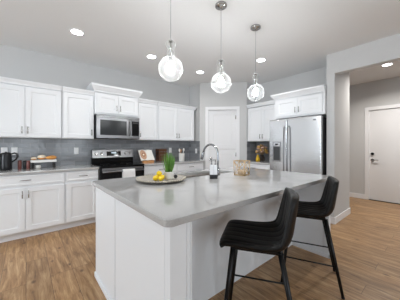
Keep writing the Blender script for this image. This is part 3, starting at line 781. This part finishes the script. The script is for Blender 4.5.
# brown crate, crock
e = empty('wooden_crate', (2.30, 4.06, ZW), 'brown wooden crate standing against the tile behind the plant', 'crate')
m = MB()
for z in (.005, .075, .145, .215):
    m.box(-.098, .098, -.075, -.063, z, z+.058); m.box(-.098, .098, .063, .075, z, z+.058)
    m.box(-.098, -.087, -.063, .063, z, z+.058); m.box(.087, .098, -.063, .063, z, z+.058)
m.build('slats', 'darkwood', e)
m = MB()
for x in (-.086, .074):
    for y in (-.062, .048): m.box(x, x+.014, y, y+.014, 0, .27)
m.build('corner_posts', 'darkwood', e)
MB().box(.0-.086, .086, -.062, .062, .006, .016).build('bottom', 'darkwood', e)
e = empty('utensil_crock', (2.64, 3.76, ZW), 'white ceramic utensil crock on the worktop beside the pantry', 'crock')
MB().lathe([(.055, 0), (.062, .005), (.063, .16), (.066, .17), (.060, .17), (.057, .16), (.056, .012), (0, .012)], n=26, cap=False).build('crock', 'ceramic', e)
def utensil(name, label, dx, dy, tx, ty, h, mat, headw):
    m = MB(); p0 = Vector((dx, dy, .014)); p1 = Vector((tx, ty, h))
    m.tube([p0, p0.lerp(p1, .5), p1], .006, 8); hd = p1 + (p1-p0).normalized()*.028
    m.sphere(hd, headw, 12, (1, .35, 1.5)); o = m.build(name, mat); o.location = (2.64, 3.76, ZW); tag(o, label, 'utensil', 'utensils in the crock')
utensil('kitchen_spatula', 'white spatula leaning left in the utensil crock', -.01, .0, -.045, .01, .215, 'ceramic', .024)
utensil('wooden_spoon', 'wooden spoon standing upright in the middle of the crock', .0, .02, .0, .03, .205, 'wood', .022)
utensil('kitchen_spoon', 'white spoon leaning right in the utensil crock', .012, .0, .045, -.01, .225, 'ceramic', .024)

# dried flowers and gold vase on the corner worktop
e = empty('flower_arrangement', (4.075, 2.655, ZW), 'bushy dried flower arrangement in a dark vase below the corner cabinet', 'flowers')
MB().lathe([(.045, 0), (.062, .02), (.066, .07), (.045, .12), (.036, .135), (.030, .135), (.028, .12)], n=22).build('vase', 'darkvase', e)
ms = MB(); pe = [MB(), MB(), MB()]
for i in range(90):
    a = random.uniform(0, 2*PI); el = random.uniform(.1, 1.0); R = .13
    tip = Vector((R*math.cos(a)*math.sin(el*1.5)*.95, R*math.sin(a)*math.sin(el*1.5)*.95, .17+.21*math.cos(el*1.5)*random.uniform(.5, 1)))
    ms.tube([(0, 0, .10), Vector((tip.x*.4, tip.y*.4, .18)), tip], .0022, 5)
    pe[i % 3].sphere(tip, random.uniform(.018, .03), 8, (1, 1, .8))
ms.build('stems', 'dried', e)
pe[0].build('blossoms', 'petal', e); pe[1].build('blossoms', 'petal2', e); pe[2].build('blossoms', 'dried', e)
o = MB().lathe([(.034, 0), (.044, .01), (.046, .05), (.034, .09), (.022, .11), (.022, .135), (.028, .145), (.022, .145)], n=24).build('vase', 'yellowvase'); o.location = (3.87, 2.625, ZW)
tag(o, 'small shiny yellow gold vase in front of the dried flowers', 'vase')

# ------------------------------------------------------------------ pendants
def pendant(label, first=None, loc=None):
    if first:
        r = copy_tree(first); r.location = loc; r['label'] = label
        for ch in r.children:
            pass
        return r
    e = empty('pendant_light', loc, label, 'pendant light', 0, 'glass pendants over the island')
    MB().lathe([(.062, 0), (.062, -.018), (.05, -.026), (.012, -.030), (.008, -.045)], n=28).build('canopy', 'chrome', e)
    m = MB(); m.tube([(0, 0, -.04), (0, 0, -.60)], .0022, 6); m.build('cord', 'greyprint', e)
    z0 = -.824
    m = MB(); pr = []
    for k in range(25):
        t = .06 + (1-.06)*k/24; a = PI*t; pr.append((.105*math.sin(a)+.001, .105*math.cos(a)))
    m.lathe(pr, (0, 0, z0), 36, False); m.build('globe', 'glass', e)
    for nm, zc, rr in (('glass_bead', -.690, .034), ('glass_bead', -.617, .042)):
        m = MB(); pr = [(rr*math.sin(PI*(.05+.9*k/16)), rr*math.cos(PI*(.05+.9*k/16))) for k in range(17)]
        m.lathe(pr, (0, 0, zc), 24, False); m.build(nm, 'clear', e)
    m = MB(); m.tube([(0, 0, -.585), (0, 0, -.72)], .006, 8); m.lathe([(.018, -.585), (.018, -.594)], n=16); m.tube([(0, 0, -.715), (0, 0, -.765)], .015, 12); m.build('socket', 'chrome', e)
    b_ = MB().lathe([(.010, -.762), (.016, -.775), (.029, -.805), (.032, -.825), (.028, -.848), (.015, -.860), (.002, -.863)], n=20); b_.build('bulb', 'bulb', e)
    return e
PX = [(.953, 1.52), (1.574, 1.52), (2.195, 1.522)]
p1 = pendant('glass globe pendant nearest the range, leftmost over the island', None, (PX[0][0], PX[0][1], CH))
pendant('glass globe pendant in the middle of the island', p1, (PX[1][0], PX[1][1], CH))
pendant('glass globe pendant nearest the refrigerator, rightmost over the island', p1, (PX[2][0], PX[2][1], CH))
# recessed downlights
def downlight(x, y, label, power, color=(1, .97, .93)):
    e = empty('recessed_light', (x, y, CH), label, 'ceiling light', 0, 'recessed ceiling lights')
    MB().lathe([(.088, -.0005), (.086, -.006), (.070, -.009), (.066, -.004), (.066, -.0005)], n=32, cap=False).build('trim_ring', 'trim', e)
    MB().lathe([(.066, -.003), (.05, -.006), (.001, -.007)], n=28, cap=False).build('lens', 'lens', e)
    l = bpy.data.lights.new('downlight', 'AREA'); l.shape = 'DISK'; l.size = .12; l.energy = power; l.color = color; l.spread = math.radians(150)
    o = bpy.data.objects.new('downlight', l); col.objects.link(o); o.location = (x, y, CH-.012)
downlight(.509, 3.094, 'round recessed ceiling light above the left cabinets, leftmost in the photo', DOWNLIGHT_W)
downlight(1.595, 3.141, 'round recessed ceiling light above the range, second from the left', DOWNLIGHT_W)
downlight(2.676, 3.169, 'round recessed ceiling light in front of the pantry door', DOWNLIGHT_W)
downlight(3.11, 2.045, 'round recessed ceiling light in front of the refrigerator', DOWNLIGHT_W)
downlight(5.042, .672, 'round recessed ceiling light in the hall before the white door', HALL_W, (1, .96, .90))

# ------------------------------------------------------------------ counter stools
def make_stool(loc, rz, label):
    e = empty('counter_stool', loc, label, 'stool', rz, 'black counter stools at the island')
    # centre-line of the shell in local (y forward, z up)
    ctrl = [(.205, .618), (.208, .640), (.190, .655), (.12, .657), (.04, .652), (-.05, .648), (-.12, .652), (-.165, .672), (-.188, .715), (-.199, .775), (-.208, .84), (-.216, .90), (-.222, .942), (-.224, .955)]
    hw = [.186, .200, .206, .209, .213, .217, .220, .219, .214, .207, .199, .190, .168, .122]
    curl = [0, 0, .004, .007, .011, .017, .026, .036, .040, .036, .030, .024, .020, .018]
    # resample
    def cr(P, t):
        n = len(P)-1; i = min(int(t), n-1); f_ = t-i
        g = lambda k: P[max(0, min(n, k))]
        p0, p1_, p2, p3 = g(i-1), g(i), g(i+1), g(i+2)
        h = lambda a, b, c, d: .5*((2*b)+(-a+c)*f_+(2*a-5*b+4*c-d)*f_*f_+(-a+3*b-3*c+d)*f_**3)
        return tuple(h(*q) for q in zip(p0, p1_, p2, p3)) if isinstance(p1_, tuple) else h(p0, p1_, p2, p3)
    NS, NT = 52, 56; n = len(ctrl)-1
    cl = [cr(ctrl, n*i/NS) for i in range(NS+1)]; ws = [cr(hw, n*i/NS) for i in range(NS+1)]; cu = [cr(curl, n*i/NS) for i in range(NS+1)]
    bm = bmesh.new(); top, bot = [], []
    for i in range(NS+1):
        a, b = cl[max(0, i-1)], cl[min(NS, i+1)]; ty, tz = b[0]-a[0], b[1]-a[1]; L = math.hypot(ty, tz); ty /= L; tz /= L
        ny, nz = tz, -ty                       # towards the sitter (up on the seat, forward on the back)
        if i == 0 or True:
            pass
        rt_, rb_ = [], []
        for j in range(NT+1):
            s = -1+2*j/NT; x = ws[i]*s
            c = cu[i]*abs(s)**2.4
            ph = (s*3.0+.5) % 1.0; gr = .0042*math.exp(-((min(ph, 1-ph))/.13)**2)
            fade = min(1, max(0, (i-5)/6)) * min(1, max(0, (NS-4-i)/4)) * (1 if abs(s) < .9 else 0)
            edge = (1-abs(s)**8)
            endf = min(1, (i+1)/4)*min(1, (NS-i+1)/4)
            th = (.026 + .024*edge)*(.6+.4*endf)
            up_ = .013*edge*endf - gr*fade
            y, z = cl[i]
            rt_.append(bm.verts.new((x, y+ny*(c+up_), z+nz*(c+up_))))
            rb_.append(bm.verts.new((x*.985, y+ny*(c-th*.75), z+nz*(c-th*.75))))
        top.append(rt_); bot.append(rb_)
    F = lambda *v: setattr(bm.faces.new(v), 'smooth', True)
    for i in range(NS):
        for j in range(NT):
            F(top[i][j], top[i+1][j], top[i+1][j+1], top[i][j+1]); F(bot[i][j], bot[i][j+1], bot[i+1][j+1], bot[i+1][j])
        F(top[i][0], bot[i][0], bot[i+1][0], top[i+1][0]); F(top[i][NT], top[i+1][NT], bot[i+1][NT], bot[i][NT])
    for j in range(NT):
        F(top[0][j], top[0][j+1], bot[0][j+1], bot[0][j]); F(top[NS][j], bot[NS][j], bot[NS][j+1], top[NS][j+1])
    bmesh.ops.recalc_face_normals(bm, faces=bm.faces[:])
    me = bpy.data.meshes.new('seat_shell'); bm.to_mesh(me); bm.free(); me.materials.append(M['leather'])
    o = bpy.data.objects.new('seat_shell', me); col.objects.link(o); o.parent = e
    m = MB(); m.box(-.15, .15, -.15, .15, .600, .616); m.build('seat_frame', 'black_metal', e, .004)
    foot, topp = {}, {}
    for sx in (-1, 1):
        for sy in (-1, 1):
            t_ = Vector((sx*.145, .135 if sy > 0 else -.145, .612)); f_ = Vector((sx*.205, .205 if sy > 0 else -.262, .006))
            foot[sx, sy], topp[sx, sy] = f_, t_
            m = MB(); m.tube([t_, t_.lerp(f_, .5), f_], [.0165, .0145, .0115], 14); lg = m.build('leg', 'black_metal', e)
            m = MB(); m.tube([f_+Vector((0, 0, -.006)), f_+Vector((0, 0, .006))], .013, 12); m.build('foot_glide', 'black_plastic', lg)
    k = (.612-.235)/.606
    for sx in (-1, 1):
        m = MB(); m.tube([topp[sx, -1].lerp(foot[sx, -1], k), topp[sx, 1].lerp(foot[sx, 1], k)], .0065, 8); m.build('footrest_bar', 'black_metal', e)
    return e
st = make_stool((1.192, .824, 0), math.atan2(.545, .839), 'black leather counter stool in front, nearest the camera')
s2 = copy_tree(st); s2.location = (2.06, .858, 0); s2.rotation_euler = (0, 0, math.radians(25))
s2['label'] = 'black leather counter stool behind the nearer one, next to the hall opening'
